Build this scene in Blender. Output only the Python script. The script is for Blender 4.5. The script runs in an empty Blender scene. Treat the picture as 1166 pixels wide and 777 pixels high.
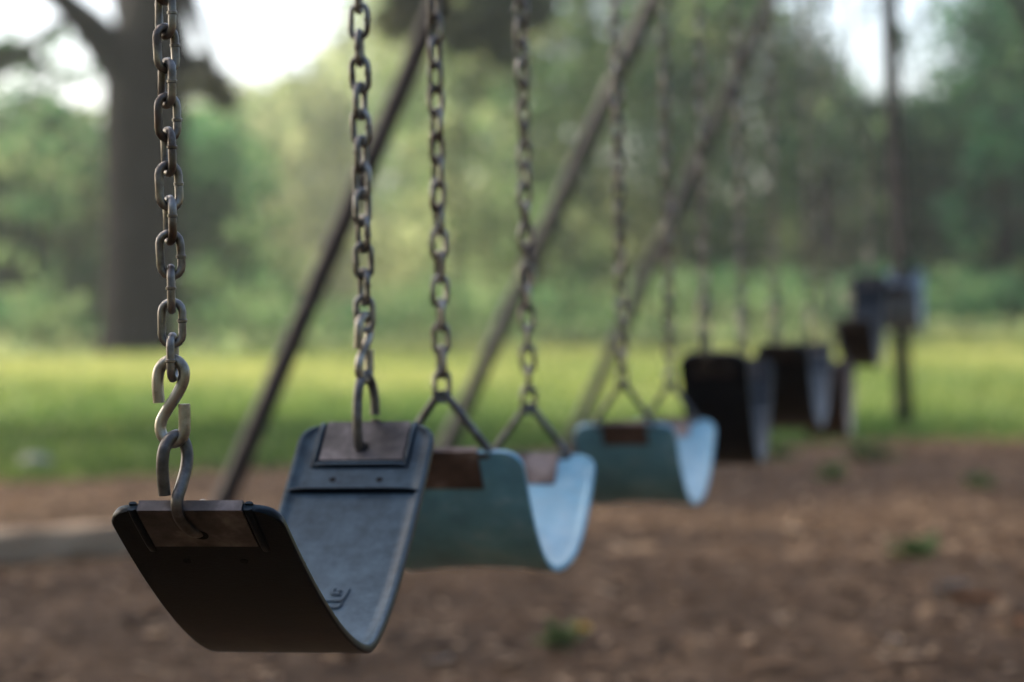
import bpy, math, random
import numpy as np
from mathutils import Vector, Matrix

rnd = random.Random(7)
rng = np.random.default_rng(11)
SC = bpy.context.scene
COL = SC.collection

# ------------------------------------------------------------------ camera
CAM_H = 0.75
FPX = 85.0 / 36.0 * 1166.0            # focal length in photo pixels
PITCH = math.radians(0.80)
ROLL = math.radians(1.0)
CP = Vector((0, 0, CAM_H))
FW = Vector((0, math.cos(PITCH), -math.sin(PITCH)))
R0 = Vector((1, 0, 0))
U0 = R0.cross(FW)
RT = math.cos(ROLL) * R0 - math.sin(ROLL) * U0
UP = math.cos(ROLL) * U0 + math.sin(ROLL) * R0


def P(px, py, d):
    """real point at distance d (m) seen in the direction of photo pixel px,py"""
    return CP + FW * d + RT * ((px - 583.0) / FPX * d) + UP * ((388.5 - py) / FPX * d)


def G(px, py):
    """point of the ground seen at that pixel"""
    v = P(px, py, 1.0) - CP
    t = -CAM_H / v.z
    return CP + v * t


cam_d = bpy.data.cameras.new('camera')
cam = bpy.data.objects.new('camera', cam_d)
COL.objects.link(cam)
M = Matrix((RT, UP, -FW)).transposed().to_4x4()
M.translation = CP
cam.matrix_world = M
cam_d.sensor_width = 36.0
cam_d.lens = 85.0
cam_d.clip_start = 0.05
cam_d.clip_end = 1500.0
cam_d.dof.use_dof = True
cam_d.dof.focus_distance = 1.75
cam_d.dof.aperture_fstop = 4.6
cam_d.dof.aperture_blades = 0
SC.camera = cam

# ------------------------------------------------------------------ materials


def new_mat(name):
    m = bpy.data.materials.new(name)
    m.use_nodes = True
    nt = m.node_tree
    b = nt.nodes['Principled BSDF']
    return m, nt, b


def N(nt, typ, **kw):
    n = nt.nodes.new(typ)
    for k, v in kw.items():
        if k in n.inputs:
            n.inputs[k].default_value = v
        else:
            setattr(n, k, v)
    return n


def ramp(nt, fac, stops):
    r = nt.nodes.new('ShaderNodeValToRGB')
    el = r.color_ramp.elements
    while len(el) < len(stops):
        el.new(0.5)
    for e, (p, c) in zip(el, stops):
        e.position = p
        e.color = (c[0], c[1], c[2], 1)
    nt.links.new(fac, r.inputs['Fac'])
    return r.outputs['Color']


def coords(nt, kind='Object', scale=(1, 1, 1)):
    tc = nt.nodes.new('ShaderNodeTexCoord')
    mp = nt.nodes.new('ShaderNodeMapping')
    mp.inputs['Scale'].default_value = scale
    nt.links.new(tc.outputs[kind], mp.inputs['Vector'])
    return mp.outputs['Vector']


def noise(nt, vec, scale, detail=6, rough=0.6):
    n = N(nt, 'ShaderNodeTexNoise', Scale=scale, Detail=detail, Roughness=rough)
    nt.links.new(vec, n.inputs['Vector'])
    return n.outputs['Fac']


def bump(nt, b, h, strength, dist):
    bp = N(nt, 'ShaderNodeBump', Strength=strength, Distance=dist)
    nt.links.new(h, bp.inputs['Height'])
    nt.links.new(bp.outputs['Normal'], b.inputs['Normal'])


def metal(name, stops, scale, metallic, r0, r1, bstr=0.3):
    m, nt, b = new_mat(name)
    v = coords(nt)
    f = noise(nt, v, scale)
    nt.links.new(ramp(nt, f, stops), b.inputs['Base Color'])
    f2 = noise(nt, v, scale * 2.7, 8)
    mr = N(nt, 'ShaderNodeMapRange')
    mr.inputs['To Min'].default_value = r0
    mr.inputs['To Max'].default_value = r1
    nt.links.new(f2, mr.inputs['Value'])
    nt.links.new(mr.outputs['Result'], b.inputs['Roughness'])
    b.inputs['Metallic'].default_value = metallic
    bump(nt, b, f2, bstr, 0.0006)
    return m


M_CHAIN = metal('rusty_chain_steel', [(0.28, (0.060, 0.032, 0.022)), (0.40, (0.085, 0.068, 0.056)), (0.54, (0.20, 0.185, 0.165)), (0.72, (0.36, 0.345, 0.31))], 38, 0.8, 0.22, 0.5)
M_HOOK = metal('worn_hook_steel', [(0.30, (0.13, 0.11, 0.085)), (0.5, (0.34, 0.31, 0.25)),
                                   (0.72, (0.46, 0.43, 0.36))], 60, 0.85, 0.26, 0.5, 0.2)
M_DARKHOOK = metal('dark_hook_steel', [(0.30, (0.04, 0.034, 0.029)), (0.5, (0.095, 0.085, 0.076)), (0.72, (0.20, 0.19, 0.175))], 60, 0.8, 0.3, 0.55, 0.25)
M_PLATE = metal('rusty_plate', [(0.36, (0.024, 0.017, 0.014)), (0.52, (0.066, 0.052, 0.046)), (0.68, (0.17, 0.14, 0.13))], 30, 0.25, 0.35, 0.65)
M_PLATE2 = metal('brown_plate', [(0.34, (0.045, 0.026, 0.019)), (0.52, (0.11, 0.070, 0.054)), (0.68, (0.27, 0.20, 0.17))], 22, 0.1, 0.5, 0.75)
M_PIPE = metal('weathered_pipe', [(0.30, (0.04, 0.032, 0.030)), (0.5, (0.075, 0.063, 0.058)),
                                  (0.72, (0.13, 0.115, 0.105))], 7, 0.35, 0.45, 0.7)


def rubber(name, c0, c1, c2, r0, r1, scale=26, spec=0.5, dust_glare=0.45, glare_scuff_col=(0.32, 0.355, 0.36)):
    m, nt, b = new_mat(name)
    v = coords(nt)
    f = noise(nt, v, scale, 8, 0.65)
    nt.links.new(ramp(nt, f, [(0.30, c0), (0.52, c1), (0.76, c2)]), b.inputs['Base Color'])
    f2 = noise(nt, v, scale * 5, 8, 0.7)
    mr = N(nt, 'ShaderNodeMapRange')
    mr.inputs['To Min'].default_value = r0
    mr.inputs['To Max'].default_value = r1
    nt.links.new(f, mr.inputs['Value'])
    nt.links.new(mr.outputs['Result'], b.inputs['Roughness'])
    b.inputs['Specular IOR Level'].default_value = spec
    gr = N(nt, 'ShaderNodeMapRange')
    gr.inputs['From Min'].default_value = 0.3
    gr.inputs['From Max'].default_value = 0.7
    gr.inputs['To Min'].default_value = 0.68
    gr.inputs['To Max'].default_value = 1.2
    nt.links.new(noise(nt, v, 11, 7, 0.7), gr.inputs['Value'])
    gh = nt.nodes.new('ShaderNodeHueSaturation')
    nt.links.new(b.inputs['Base Color'].links[0].from_socket, gh.inputs['Color'])
    nt.links.new(gr.outputs['Result'], gh.inputs['Value'])
    nt.links.new(gh.outputs['Color'], b.inputs['Base Color'])
    # upward faces paler: dusty, with sky light painted in; fine scratches everywhere
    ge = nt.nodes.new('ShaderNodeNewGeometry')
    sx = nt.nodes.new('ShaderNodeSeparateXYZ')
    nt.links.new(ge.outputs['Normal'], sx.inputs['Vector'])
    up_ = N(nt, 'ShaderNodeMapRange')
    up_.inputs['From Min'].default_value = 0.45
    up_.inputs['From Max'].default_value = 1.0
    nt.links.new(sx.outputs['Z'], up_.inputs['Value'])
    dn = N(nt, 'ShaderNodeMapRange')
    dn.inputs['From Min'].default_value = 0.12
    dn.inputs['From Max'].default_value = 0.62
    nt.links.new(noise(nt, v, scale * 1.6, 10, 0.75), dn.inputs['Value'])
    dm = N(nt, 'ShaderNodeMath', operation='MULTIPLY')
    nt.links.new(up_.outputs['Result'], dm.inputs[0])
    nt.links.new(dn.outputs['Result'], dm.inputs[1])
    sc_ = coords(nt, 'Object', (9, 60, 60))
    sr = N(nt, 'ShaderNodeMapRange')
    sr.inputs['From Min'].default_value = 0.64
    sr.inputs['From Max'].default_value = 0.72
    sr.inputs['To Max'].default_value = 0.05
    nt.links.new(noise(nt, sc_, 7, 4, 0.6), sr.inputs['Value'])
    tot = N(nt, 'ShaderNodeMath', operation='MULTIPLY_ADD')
    tot.inputs[1].default_value = dust_glare
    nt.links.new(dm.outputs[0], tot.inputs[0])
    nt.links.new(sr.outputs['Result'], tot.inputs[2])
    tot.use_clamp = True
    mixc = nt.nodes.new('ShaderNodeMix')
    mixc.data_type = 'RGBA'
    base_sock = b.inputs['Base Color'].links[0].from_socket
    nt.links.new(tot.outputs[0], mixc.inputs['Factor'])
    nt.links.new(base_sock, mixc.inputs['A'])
    mixc.inputs['B'].default_value = (*glare_scuff_col, 1)
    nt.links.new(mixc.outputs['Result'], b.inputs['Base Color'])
    f3 = noise(nt, v, 420, 3)
    mx = N(nt, 'ShaderNodeMath', operation='ADD')
    nt.links.new(f2, mx.inputs[0])
    nt.links.new(f3, mx.inputs[1])
    bump(nt, b, mx.outputs[0], 0.22, 0.0006)
    return m


M_BLACK = rubber('dark_slate_rubber', (0.0022, 0.0038, 0.0055), (0.0032, 0.0055, 0.008), (0.008, 0.013, 0.018), 0.22, 0.42, spec=0.09, dust_glare=0.56, glare_scuff_col=(0.185, 0.265, 0.315))
M_BLACK2 = rubber('black_rubber', (0.006, 0.008, 0.010), (0.009, 0.012, 0.015), (0.018, 0.024, 0.03), 0.28, 0.45, spec=0.2, dust_glare=0.5, glare_scuff_col=(0.17, 0.22, 0.26))
M_BLUE = rubber('faded_blue_rubber', (0.105, 0.30, 0.42), (0.145, 0.39, 0.52), (0.30, 0.53, 0.63), 0.34, 0.56, dust_glare=0.62, glare_scuff_col=(0.42, 0.42, 0.385))
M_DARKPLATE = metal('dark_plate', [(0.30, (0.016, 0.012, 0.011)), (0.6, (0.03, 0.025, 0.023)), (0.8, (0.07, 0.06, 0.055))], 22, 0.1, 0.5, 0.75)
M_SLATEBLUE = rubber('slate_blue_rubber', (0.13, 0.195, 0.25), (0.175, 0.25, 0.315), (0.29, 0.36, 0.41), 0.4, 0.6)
M_BROWN = rubber('brown_rubber', (0.035, 0.022, 0.018), (0.05, 0.034, 0.028), (0.10, 0.075, 0.06), 0.5, 0.7)
M_HOLE = rubber('hole_dark', (0.004, 0.004, 0.005), (0.005, 0.005, 0.006), (0.008, 0.008, 0.009), 0.6, 0.8, dust_glare=0.0, spec=0.1)


def leaf_mat(name, stops, trans=0.45, sat=1.0):
    m, nt, b = new_mat(name)
    at = N(nt, 'ShaderNodeAttribute', attribute_name='tint')
    col = ramp(nt, at.outputs['Fac'], stops)
    nt.links.new(col, b.inputs['Base Color'])
    b.inputs['Roughness'].default_value = 0.7
    b.inputs['Specular IOR Level'].default_value = 0.10
    tr = nt.nodes.new('ShaderNodeBsdfTranslucent')
    hs = N(nt, 'ShaderNodeHueSaturation', Saturation=1.1, Value=1.25)
    nt.links.new(col, hs.inputs['Color'])
    nt.links.new(hs.outputs['Color'], tr.inputs['Color'])
    mx = N(nt, 'ShaderNodeMixShader', Fac=trans)
    nt.links.new(b.outputs['BSDF'], mx.inputs[1])
    nt.links.new(tr.outputs['BSDF'], mx.inputs[2])
    nt.links.new(mx.outputs['Shader'], nt.nodes['Material Output'].inputs['Surface'])
    return m


M_LEAF = leaf_mat('wood_leaves', [(0.0, (0.008, 0.028, 0.016)), (0.35, (0.036, 0.090, 0.040)), (0.7, (0.112, 0.155, 0.070)), (1.0, (0.21, 0.225, 0.115))], 0.6)
M_OAKLEAF = leaf_mat('oak_leaves', [(0.0, (0.020, 0.034, 0.017)), (0.5, (0.035, 0.046, 0.020)),
                                    (1.0, (0.085, 0.075, 0.028))], 0.12)
M_GRASS = leaf_mat('grass_blades', [(0.0, (0.055, 0.098, 0.032)), (0.5, (0.14, 0.175, 0.055)), (1.0, (0.34, 0.335, 0.13))], 0.45)
M_WEED = leaf_mat('weed_leaves', [(0.0, (0.065, 0.105, 0.045)), (1.0, (0.16, 0.20, 0.085))], 0.35)
M_CHIP = M_CHIP0 = leaf_mat('wood_chip_bark', [(0.0, (0.015, 0.009, 0.0045)), (0.45, (0.084, 0.047, 0.024)), (0.8, (0.172, 0.101, 0.053)), (1.0, (0.45, 0.30, 0.175))], 0.0)


M_CHIP.node_tree.nodes['Principled BSDF'].inputs['Specular IOR Level'].default_value = 0.08
M_CHIP.node_tree.nodes['Principled BSDF'].inputs['Roughness'].default_value = 0.9


def simple_noise(name, stops, scale, rough, bs=0.4, bd=0.01, sc=(1, 1, 1)):
    m, nt, b = new_mat(name)
    v = coords(nt, 'Object', sc)
    f = noise(nt, v, scale, 10, 0.68)
    nt.links.new(ramp(nt, f, stops), b.inputs['Base Color'])
    b.inputs['Roughness'].default_value = rough
    b.inputs['Specular IOR Level'].default_value = 0.25
    f2 = noise(nt, v, scale * 4, 8, 0.7)
    bump(nt, b, f2, bs, bd)
    return m


M_BARK = simple_noise('oak_bark', [(0.3, (0.004, 0.0036, 0.003)), (0.55, (0.011, 0.0095, 0.008)), (0.75, (0.026, 0.022, 0.019))],
                      2.0, 0.95, 0.8, 0.05, (3, 3, 0.7))
M_BARK.node_tree.nodes['Principled BSDF'].inputs['Specular IOR Level'].default_value = 0.04
M_TIMBER = simple_noise('weathered_timber', [(0.3, (0.25, 0.165, 0.095)), (0.55, (0.45, 0.315, 0.19)), (0.8, (0.60, 0.46, 0.31))],
                        6, 0.85, 0.5, 0.01, (0.6, 4, 4))
M_YELLOW = simple_noise('yellow_petal', [(0.3, (0.55, 0.33, 0.02)), (0.7, (0.75, 0.50, 0.04))], 60, 0.6)
M_PALELEAF = simple_noise('dry_pale_leaf', [(0.3, (0.30, 0.22, 0.15)), (0.7, (0.50, 0.40, 0.30))], 40, 0.8)
M_ORANGELEAF = simple_noise('dry_orange_leaf', [(0.3, (0.28, 0.12, 0.05)), (0.7, (0.42, 0.20, 0.09))], 40, 0.8)
M_STONE = simple_noise('pale_stone', [(0.3, (0.22, 0.22, 0.19)), (0.7, (0.34, 0.33, 0.29))], 30, 0.8)
M_POLE = metal('dark_post_paint', [(0.3, (0.007, 0.0075, 0.008)), (0.7, (0.016, 0.016, 0.017))], 5, 0.0, 0.85, 0.95)
M_POLE.node_tree.nodes['Principled BSDF'].inputs['Specular IOR Level'].default_value = 0.08


def ground_mats():
    # mulch bed: brown soil with shredded bark colours
    m, nt, b = new_mat('bark_mulch')
    v = coords(nt)
    f = noise(nt, v, 9, 12, 0.75)
    c1 = ramp(nt, f, [(0.28, (0.034, 0.019, 0.010)), (0.45, (0.090, 0.053, 0.028)), (0.60, (0.145, 0.088, 0.046)), (0.78, (0.25, 0.16, 0.092))])
    g = noise(nt, v, 1.6, 6, 0.65)
    hs = N(nt, 'ShaderNodeHueSaturation')
    mr = N(nt, 'ShaderNodeMapRange')
    mr.inputs['From Min'].default_value = 0.3
    mr.inputs['From Max'].default_value = 0.7
    mr.inputs['To Min'].default_value = 0.55
    mr.inputs['To Max'].default_value = 1.35
    nt.links.new(g, mr.inputs['Value'])
    nt.links.new(mr.outputs['Result'], hs.inputs['Value'])
    nt.links.new(c1, hs.inputs['Color'])
    nt.links.new(hs.outputs['Color'], b.inputs['Base Color'])
    b.inputs['Roughness'].default_value = 0.9
    b.inputs['Specular IOR Level'].default_value = 0.08
    bump(nt, b, noise(nt, v, 40, 8, 0.7), 0.5, 0.012)
    mulch = m
    # lawn
    m, nt, b = new_mat('lawn_turf')
    v = coords(nt)
    f = noise(nt, v, 0.55, 9, 0.7)
    c = ramp(nt, f, [(0.3, (0.10, 0.14, 0.045)), (0.5, (0.18, 0.20, 0.07)), (0.7, (0.29, 0.28, 0.11))])
    nt.links.new(c, b.inputs['Base Color'])
    b.inputs['Roughness'].default_value = 0.9
    b.inputs['Specular IOR Level'].default_value = 0.15
    bump(nt, b, noise(nt, v, 25, 8, 0.7), 0.6, 0.03)
    return mulch, m


M_MULCH, M_LAWN = ground_mats()

# ------------------------------------------------------------------ mesh helpers


class MB:
    """collects verts/faces"""

    def __init__(s):
        s.v, s.f = [], []

    def add(s, v, f):
        o = len(s.v)
        s.v.extend([tuple(x) for x in v])
        s.f.extend([tuple(i + o for i in q) for q in f])

    def tube(s, pts, r, segs=10, closed=False, cap=True):
        pts = [Vector(p) for p in pts]
        n = len(pts)
        rs = r if isinstance(r, (list, tuple)) else [r] * n
        tang = []
        for i in range(n):
            if closed:
                t = pts[(i + 1) % n] - pts[i - 1]
            else:
                t = pts[min(i + 1, n - 1)] - pts[max(i - 1, 0)]
            tang.append(t.normalized())
        ref = Vector((0, 0, 1)) if abs(tang[0].z) < 0.9 else Vector((1, 0, 0))
        nrm = tang[0].cross(ref).normalized()
        frames = []
        for i in range(n):
            nrm = (nrm - tang[i] * nrm.dot(tang[i])).normalized()
            frames.append((nrm.copy(), tang[i].cross(nrm)))
        v = []
        for i in range(n):
            a, b = frames[i]
            for k in range(segs):
                th = 2 * math.pi * k / segs
                v.append(pts[i] + (a * math.cos(th) + b * math.sin(th)) * rs[i])
        f = []
        m = n if closed else n - 1
        for i in range(m):
            j = (i + 1) % n
            for k in range(segs):
                l = (k + 1) % segs
                f.append((i * segs + k, i * segs + l, j * segs + l, j * segs + k))
        if not closed and cap:
            f.append(tuple(range(segs))[::-1])
            f.append(tuple((n - 1) * segs + k for k in range(segs)))
        s.add(v, f)

    def sweep(s, loops):
        n, m = len(loops), len(loops[0])
        v = [p for l in loops for p in l]
        f = []
        for i in range(n - 1):
            for k in range(m):
                l = (k + 1) % m
                f.append((i * m + k, i * m + l, (i + 1) * m + l, (i + 1) * m + k))
        f.append(tuple(range(m))[::-1])
        f.append(tuple((n - 1) * m + k for k in range(m)))
        s.add(v, f)

    def build(s, name, mat, parent=None, smooth=True, local=None, tint=None):
        me = bpy.data.meshes.new(name)
        v = s.v
        if local is not None:                       # verts are world: bring them to the thing's own frame
            inv = local.inverted()
            v = [tuple(inv @ Vector(p)) for p in v]
        me.from_pydata(v, [], s.f)
        me.update()
        if smooth:
            me.polygons.foreach_set('use_smooth', [True] * len(me.polygons))
            try:
                me.set_sharp_from_angle(angle=math.radians(42))
            except Exception:
                pass
        me.materials.append(mat)
        o = bpy.data.objects.new(name, me)
        COL.objects.link(o)
        if parent is not None:
            o.parent = parent
        return o


def empty(name, loc, rz=0.0):
    o = bpy.data.objects.new(name, None)
    COL.objects.link(o)
    o.location = loc
    o.rotation_euler = (0, 0, rz)
    o.empty_display_size = 0.1
    mw = Matrix.Translation(Vector(loc)) @ Matrix.Rotation(rz, 4, 'Z')
    return o, mw


def tag(o, label=None, cat=None, group=None, kind=None):
    if label:
        o['label'] = label
    if cat:
        o['category'] = cat
    if group:
        o['group'] = group
    if kind:
        o['kind'] = kind
    return o


def spline(pts, n=6, closed=False):
    pts = [Vector(p) for p in pts]
    m = len(pts)
    out = []
    rngi = m if closed else m - 1
    for i in range(rngi):
        if closed:
            a, b, c, d = pts[i - 1], pts[i], pts[(i + 1) % m], pts[(i + 2) % m]
        else:
            a, b, c, d = pts[max(i - 1, 0)], pts[i], pts[i + 1], pts[min(i + 2, m - 1)]
        for k in range(n):
            t = k / n
            out.append(0.5 * ((2 * b) + (c - a) * t + (2 * a - 5 * b + 4 * c - d) * t * t + (3 * b - a - 3 * c + d) * t ** 3))
    if not closed:
        out.append(pts[-1])
    return out


def quads_mesh(name, V, mat, parent=None, tint=None, kind=None, nper=4):
    """V: (n,nper,3) array of separate polygons; tint: (n,) values -> one mesh"""
    n = len(V)
    me = bpy.data.meshes.new(name)
    me.vertices.add(n * nper)
    me.vertices.foreach_set('co', np.ascontiguousarray(V, dtype=np.float32).reshape(-1))
    me.loops.add(n * nper)
    me.loops.foreach_set('vertex_index', np.arange(n * nper, dtype=np.int32))
    me.polygons.add(n)
    me.polygons.foreach_set('loop_start', np.arange(0, n * nper, nper, dtype=np.int32))
    me.update(calc_edges=True)
    if tint is not None:
        a = me.attributes.new('tint', 'FLOAT', 'FACE')
        a.data.foreach_set('value', np.ascontiguousarray(tint, dtype=np.float32))
    me.materials.append(mat)
    me.validate()
    o = bpy.data.objects.new(name, me)
    COL.objects.link(o)
    if parent is not None:
        o.parent = parent
    return o


def leaf_quads(centres, sizes, flat=0.0, r=rng):
    """diamond shaped leaves, randomly turned"""
    n = len(centres)
    a = r.normal(size=(n, 3))
    b = r.normal(size=(n, 3))
    a[:, 2] *= (1 - flat)
    a /= np.linalg.norm(a, axis=1)[:, None]
    b -= a * (a * b).sum(1)[:, None]
    b /= np.linalg.norm(b, axis=1)[:, None]
    s = sizes[:, None]
    c = centres
    return np.stack([c - a * s, c + b * s * 0.55, c + a * s, c - b * s * 0.55], axis=1)


# ------------------------------------------------------------------ row of swings
def row_at(d):
    """point of the row's centre line (plan) at distance d"""
    return Vector(((0.2196 * d - 0.6164), d, 0))


BEAM_Z = 3.05
ROW_YAW = -math.atan(0.2196)
ROW_DIR = Vector((0.2196, 1, 0)).normalized()
ROW_PERP = Vector((ROW_DIR.y, -ROW_DIR.x, 0))      # to the right


class Belt:
    """a belt seat as a curved sheet: maps (x across, u along the arc, n out of the inner face) to local space"""

    def __init__(s, a, zn, zf, p, hw, T=0.007, antic=0.0, soft=0.06, mid=0.0, seed=0):
        s.a, s.hw, s.T, s.antic = a, hw, T, antic
        ts = np.linspace(-1, 1, 241)
        e = soft
        k = 1.0 / ((1 + e * e) ** (p / 2) - e ** p)
        tt = ts - mid * (1 - ts ** 2)
        shp = ((tt * tt + e * e) ** (p / 2) - e ** p) * k
        lin = np.where(ts < 0, zn, zf)
        w = np.clip((ts + 0.35) / 0.7, 0, 1)
        w = w * w * (3 - 2 * w)
        lin = zn * (1 - w) + zf * w
        s.y = ts * a
        s.z = shp * lin
        dl = np.hypot(np.diff(s.y), np.diff(s.z))
        s.u = np.concatenate([[0], np.cumsum(dl)])
        s.L = s.u[-1]

    def at(s, u):
        uu = min(max(u, 0), s.L)
        y = np.interp(uu, s.u, s.y)
        z = np.interp(uu, s.u, s.z)
        e = 0.004
        u0, u1 = max(uu - e, 0), min(uu + e, s.L)
        ty = np.interp(u1, s.u, s.y) - np.interp(u0, s.u, s.y)
        tz = np.interp(u1, s.u, s.z) - np.interp(u0, s.u, s.z)
        l = math.hypot(ty, tz)
        ty, tz = ty / l, tz / l
        return y + ty * (u - uu), z + tz * (u - uu), ty, tz

    def M(s, x, u, n):
        y, z, ty, tz = s.at(u)
        bell = math.sin(math.pi * min(max(u / s.L, 0), 1)) ** 2
        n = n - s.antic * bell * (x / s.hw) ** 2
        return Vector((x, y - tz * n, z + ty * n))

    def strip(s, mb, x0, x1, u0, u1, n0, n1, nu=None, nx=5, rnd_=False):
        nu = nu or max(2, int((u1 - u0) / 0.006))
        loops = []
        for i in range(nu + 1):
            u = u0 + (u1 - u0) * i / nu
            l = []
            for k in range(nx + 1):
                l.append(s.M(x0 + (x1 - x0) * k / nx, u, n0))
            e_ = min(1.0, .45 + .55 * min(i, nu - i) / 1.5) if rnd_ else 1.0
            for k in range(nx + 1):
                q = min(k, nx - k)
                f_ = (.45 if q == 0 else (.88 if q == 1 and nx > 3 else 1.0)) if rnd_ else 1.0
                in_ = 0.0
                l.append(s.M(x1 + (x0 - x1) * k / nx, u, n0 + (n1 - n0) * f_ * e_) if n1 > 0 else s.M(x1 + (x0 - x1) * k / nx, u, n1))
            if rnd_ and n1 <= 0:                      # bead on the outer face: round the n0 side instead
                for k in range(nx + 1):
                    q = min(k, nx - k)
                    f_ = (.45 if q == 0 else (.88 if q == 1 and nx > 3 else 1.0))
                    l[k] = s.M(x0 + (x1 - x0) * k / nx, u, n1 + (n0 - n1) * f_ * e_)
            loops.append(l)
        mb.sweep(loops)

    def belt(s, mb, r=0.022, bead=0.0019):
        T = s.T / 2
        us = [0, .0005, .0015, .003, .005, .008, .011, .015, .019, .024]
        us = us + list(np.linspace(.03, s.L - .03, 90)) + [s.L - q for q in us[::-1]]
        loops = []
        for u in us:
            e = min(u, s.L - u)
            hw = s.hw if e >= r else s.hw - r + math.sqrt(max(r * r - (r - e) ** 2, 0))
            bd = bead if e > 0.006 else bead * e / 0.006
            l = []
            c = 0.0012
            xs = [-hw, -hw + c, -hw + .005] + list(np.linspace(-hw + .012, hw - .012, 9)) + [hw - .005, hw - c, hw]
            for i, x in enumerate(xs):
                nn = -T + (c if i in (0, len(xs) - 1) else 0)
                l.append(s.M(x, u, nn))
            xi = [(hw, T - c + bd * .3), (hw - c, T + bd * .8), (hw - .0035, T + bd), (hw - .006, T + bd * .8), (hw - .0085, T)]
            for x, nn in xi:
                l.append(s.M(x, u, nn))
            for x in np.linspace(hw - .014, -hw + .014, 8):
                l.append(s.M(x, u, T))
            for x, nn in xi[::-1]:
                l.append(s.M(-x, u, nn))
            loops.append(l)
        mb.sweep(loops)


LINK_PITCH, LINK_R = 0.0242, 0.0030
LINK_HW = 0.0073                                    # half width of the wire's centre line


def link_path(n_arc=7):
    """stadium-shaped closed path of one link, long axis z"""
    h = LINK_PITCH / 2 + LINK_R - LINK_HW           # half length of the straight sides
    pts = []
    for i in range(n_arc):
        t = math.pi * i / (n_arc - 1)
        pts.append((LINK_HW * math.cos(t), h + LINK_HW * math.sin(t)))
    for i in range(n_arc):
        t = math.pi + math.pi * i / (n_arc - 1)
        pts.append((LINK_HW * math.cos(t), -h + LINK_HW * math.sin(t)))
    return pts


def chain_mesh(mb, bottom, top, phi0, twist, segs=8, arc=7, seed=1, weld=True, jit=0.16):
    """links from bottom to top (world)"""
    r = random.Random(seed)
    bottom, top = Vector(bottom), Vector(top)
    L = (top - bottom).length
    n = int(round(L / LINK_PITCH))
    up = (top - bottom).normalized()
    ax = Vector((1, 0, 0))
    ax = (ax - up * ax.dot(up)).normalized()
    ay = up.cross(ax)
    lp = link_path(arc)
    for i in range(n):
        c = bottom + up * ((i + 0.5) * L / n)
        phi = phi0 + twist(i) + (math.pi / 2 if i % 2 else 0) + r.uniform(-jit, jit)
        ex = ax * math.cos(phi) + ay * math.sin(phi)
        tilt = r.uniform(-0.05, 0.05)
        pts = [c + ex * (x + tilt * z) + up * z for x, z in lp]
        mb.tube(pts, LINK_R * r.uniform(0.96, 1.05), segs, closed=True)
        if weld and i < 40:                          # the small weld collar on one side of each link
            q = c + ex * -LINK_HW
            zz = r.uniform(-0.003, 0.003)
            mb.tube([q + up * (zz - .0016), q + up * (zz - .0008), q + up * (zz + .0008), q + up * (zz + .0016)],
                    [LINK_R * .9, LINK_R * 1.22, LINK_R * 1.25, LINK_R * .9], segs)


S_PTS = [(-16, -1), (-16.5, 20), (-14.5, 35), (-8, 44), (2, 47.5), (10.5, 44), (15.5, 35), (14, 22), (6, 7), (-6, -9),
         (-13.5, -22), (-14.5, -34), (-9.5, -43), (-1, -47), (8, -44), (13.5, -36), (14.5, -20), (14.5, -3)]
PX = 1.7 / FPX
HOOK_NEAR = [(-6, -106, -30), (-7, -76, -32), (-5.5, -56, -31), (-1.5, -44, -27), (4, -39, -22), (10, -44, -18), (14, -58, -17), (14.5, -75, -20),
             (12, -95, -26), (9, -112, -30.5), (8, -128, -27), (10, -142, -17), (15, -151, -7), (20, -150, 1), (24, -140, 5), (24, -126, 0), (22, -119, -4)]
HOOK_FAR = [(8, -100, 21), (8, -76, 21), (6, -56, 18), (3, -44, 12), (0, -39, 7), (-3, -44, 2), (-5, -58, -3), (-6, -80, -6), (-6, -105, -8), (-6, -130, -7),
            (-5, -146, -4), (-3, -152, 2), (0, -152, 8), (3, -146, 14), (5, -132, 22), (6, -118, 27), (6, -106, 28)]


def hook_pair(root, mw, att, side, rot, rot2, seg=12):
    """S hook and seat hook hung so that the seat hook enters the hole at att (world);
       side -1 near end, +1 far end. returns the world point where the last chain link sits"""
    # local hook frame: origin = straight above the hole, at the height of the middle of the S
    org = att - Vector((0, 0, -150 * PX))
    yc = -0.022 if side < 0 else 0.007
    pts = HOOK_NEAR if side < 0 else HOOK_FAR
    x0 = -20 if side < 0 else 0

    def T(p, r, y0=0.0):
        v = Matrix.Rotation(r, 3, 'Z') @ Vector(p)
        v.y += y0
        return org + Matrix.Rotation(ROW_YAW, 3, 'Z') @ v
    mb = MB()
    mb.tube(spline([T((x * PX, -0.0006 * (1 if z > 0 else -1), z * PX), rot, yc) + Matrix.Rotation(ROW_YAW, 3, 'Z') @ Vector((x0 * PX, 0, 0)) for x, z in S_PTS], 5), 0.0042, seg)
    mb.build('s_hook', M_HOOK, root, local=mw)
    mb = MB()
    mb.tube(spline([T(((x + x0) * PX, y * .001, z * PX), 0) for x, z, y in pts], 5), 0.0044, seg)
    mb.build('seat_hook', M_DARKHOOK, root, local=mw)
    return T((2 * PX, 0, 47 * PX), rot, yc) + Matrix.Rotation(ROW_YAW, 3, 'Z') @ Vector((x0 * PX, 0, 0)) - Vector((0, 0, 0.0040 + 2 * LINK_R))


def beam_pt(pt):
    """where a chain meets the beam: on the row line at the same distance"""
    q = row_at(pt.y)
    return Vector((q.x, q.y, BEAM_Z - 0.10))


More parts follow.
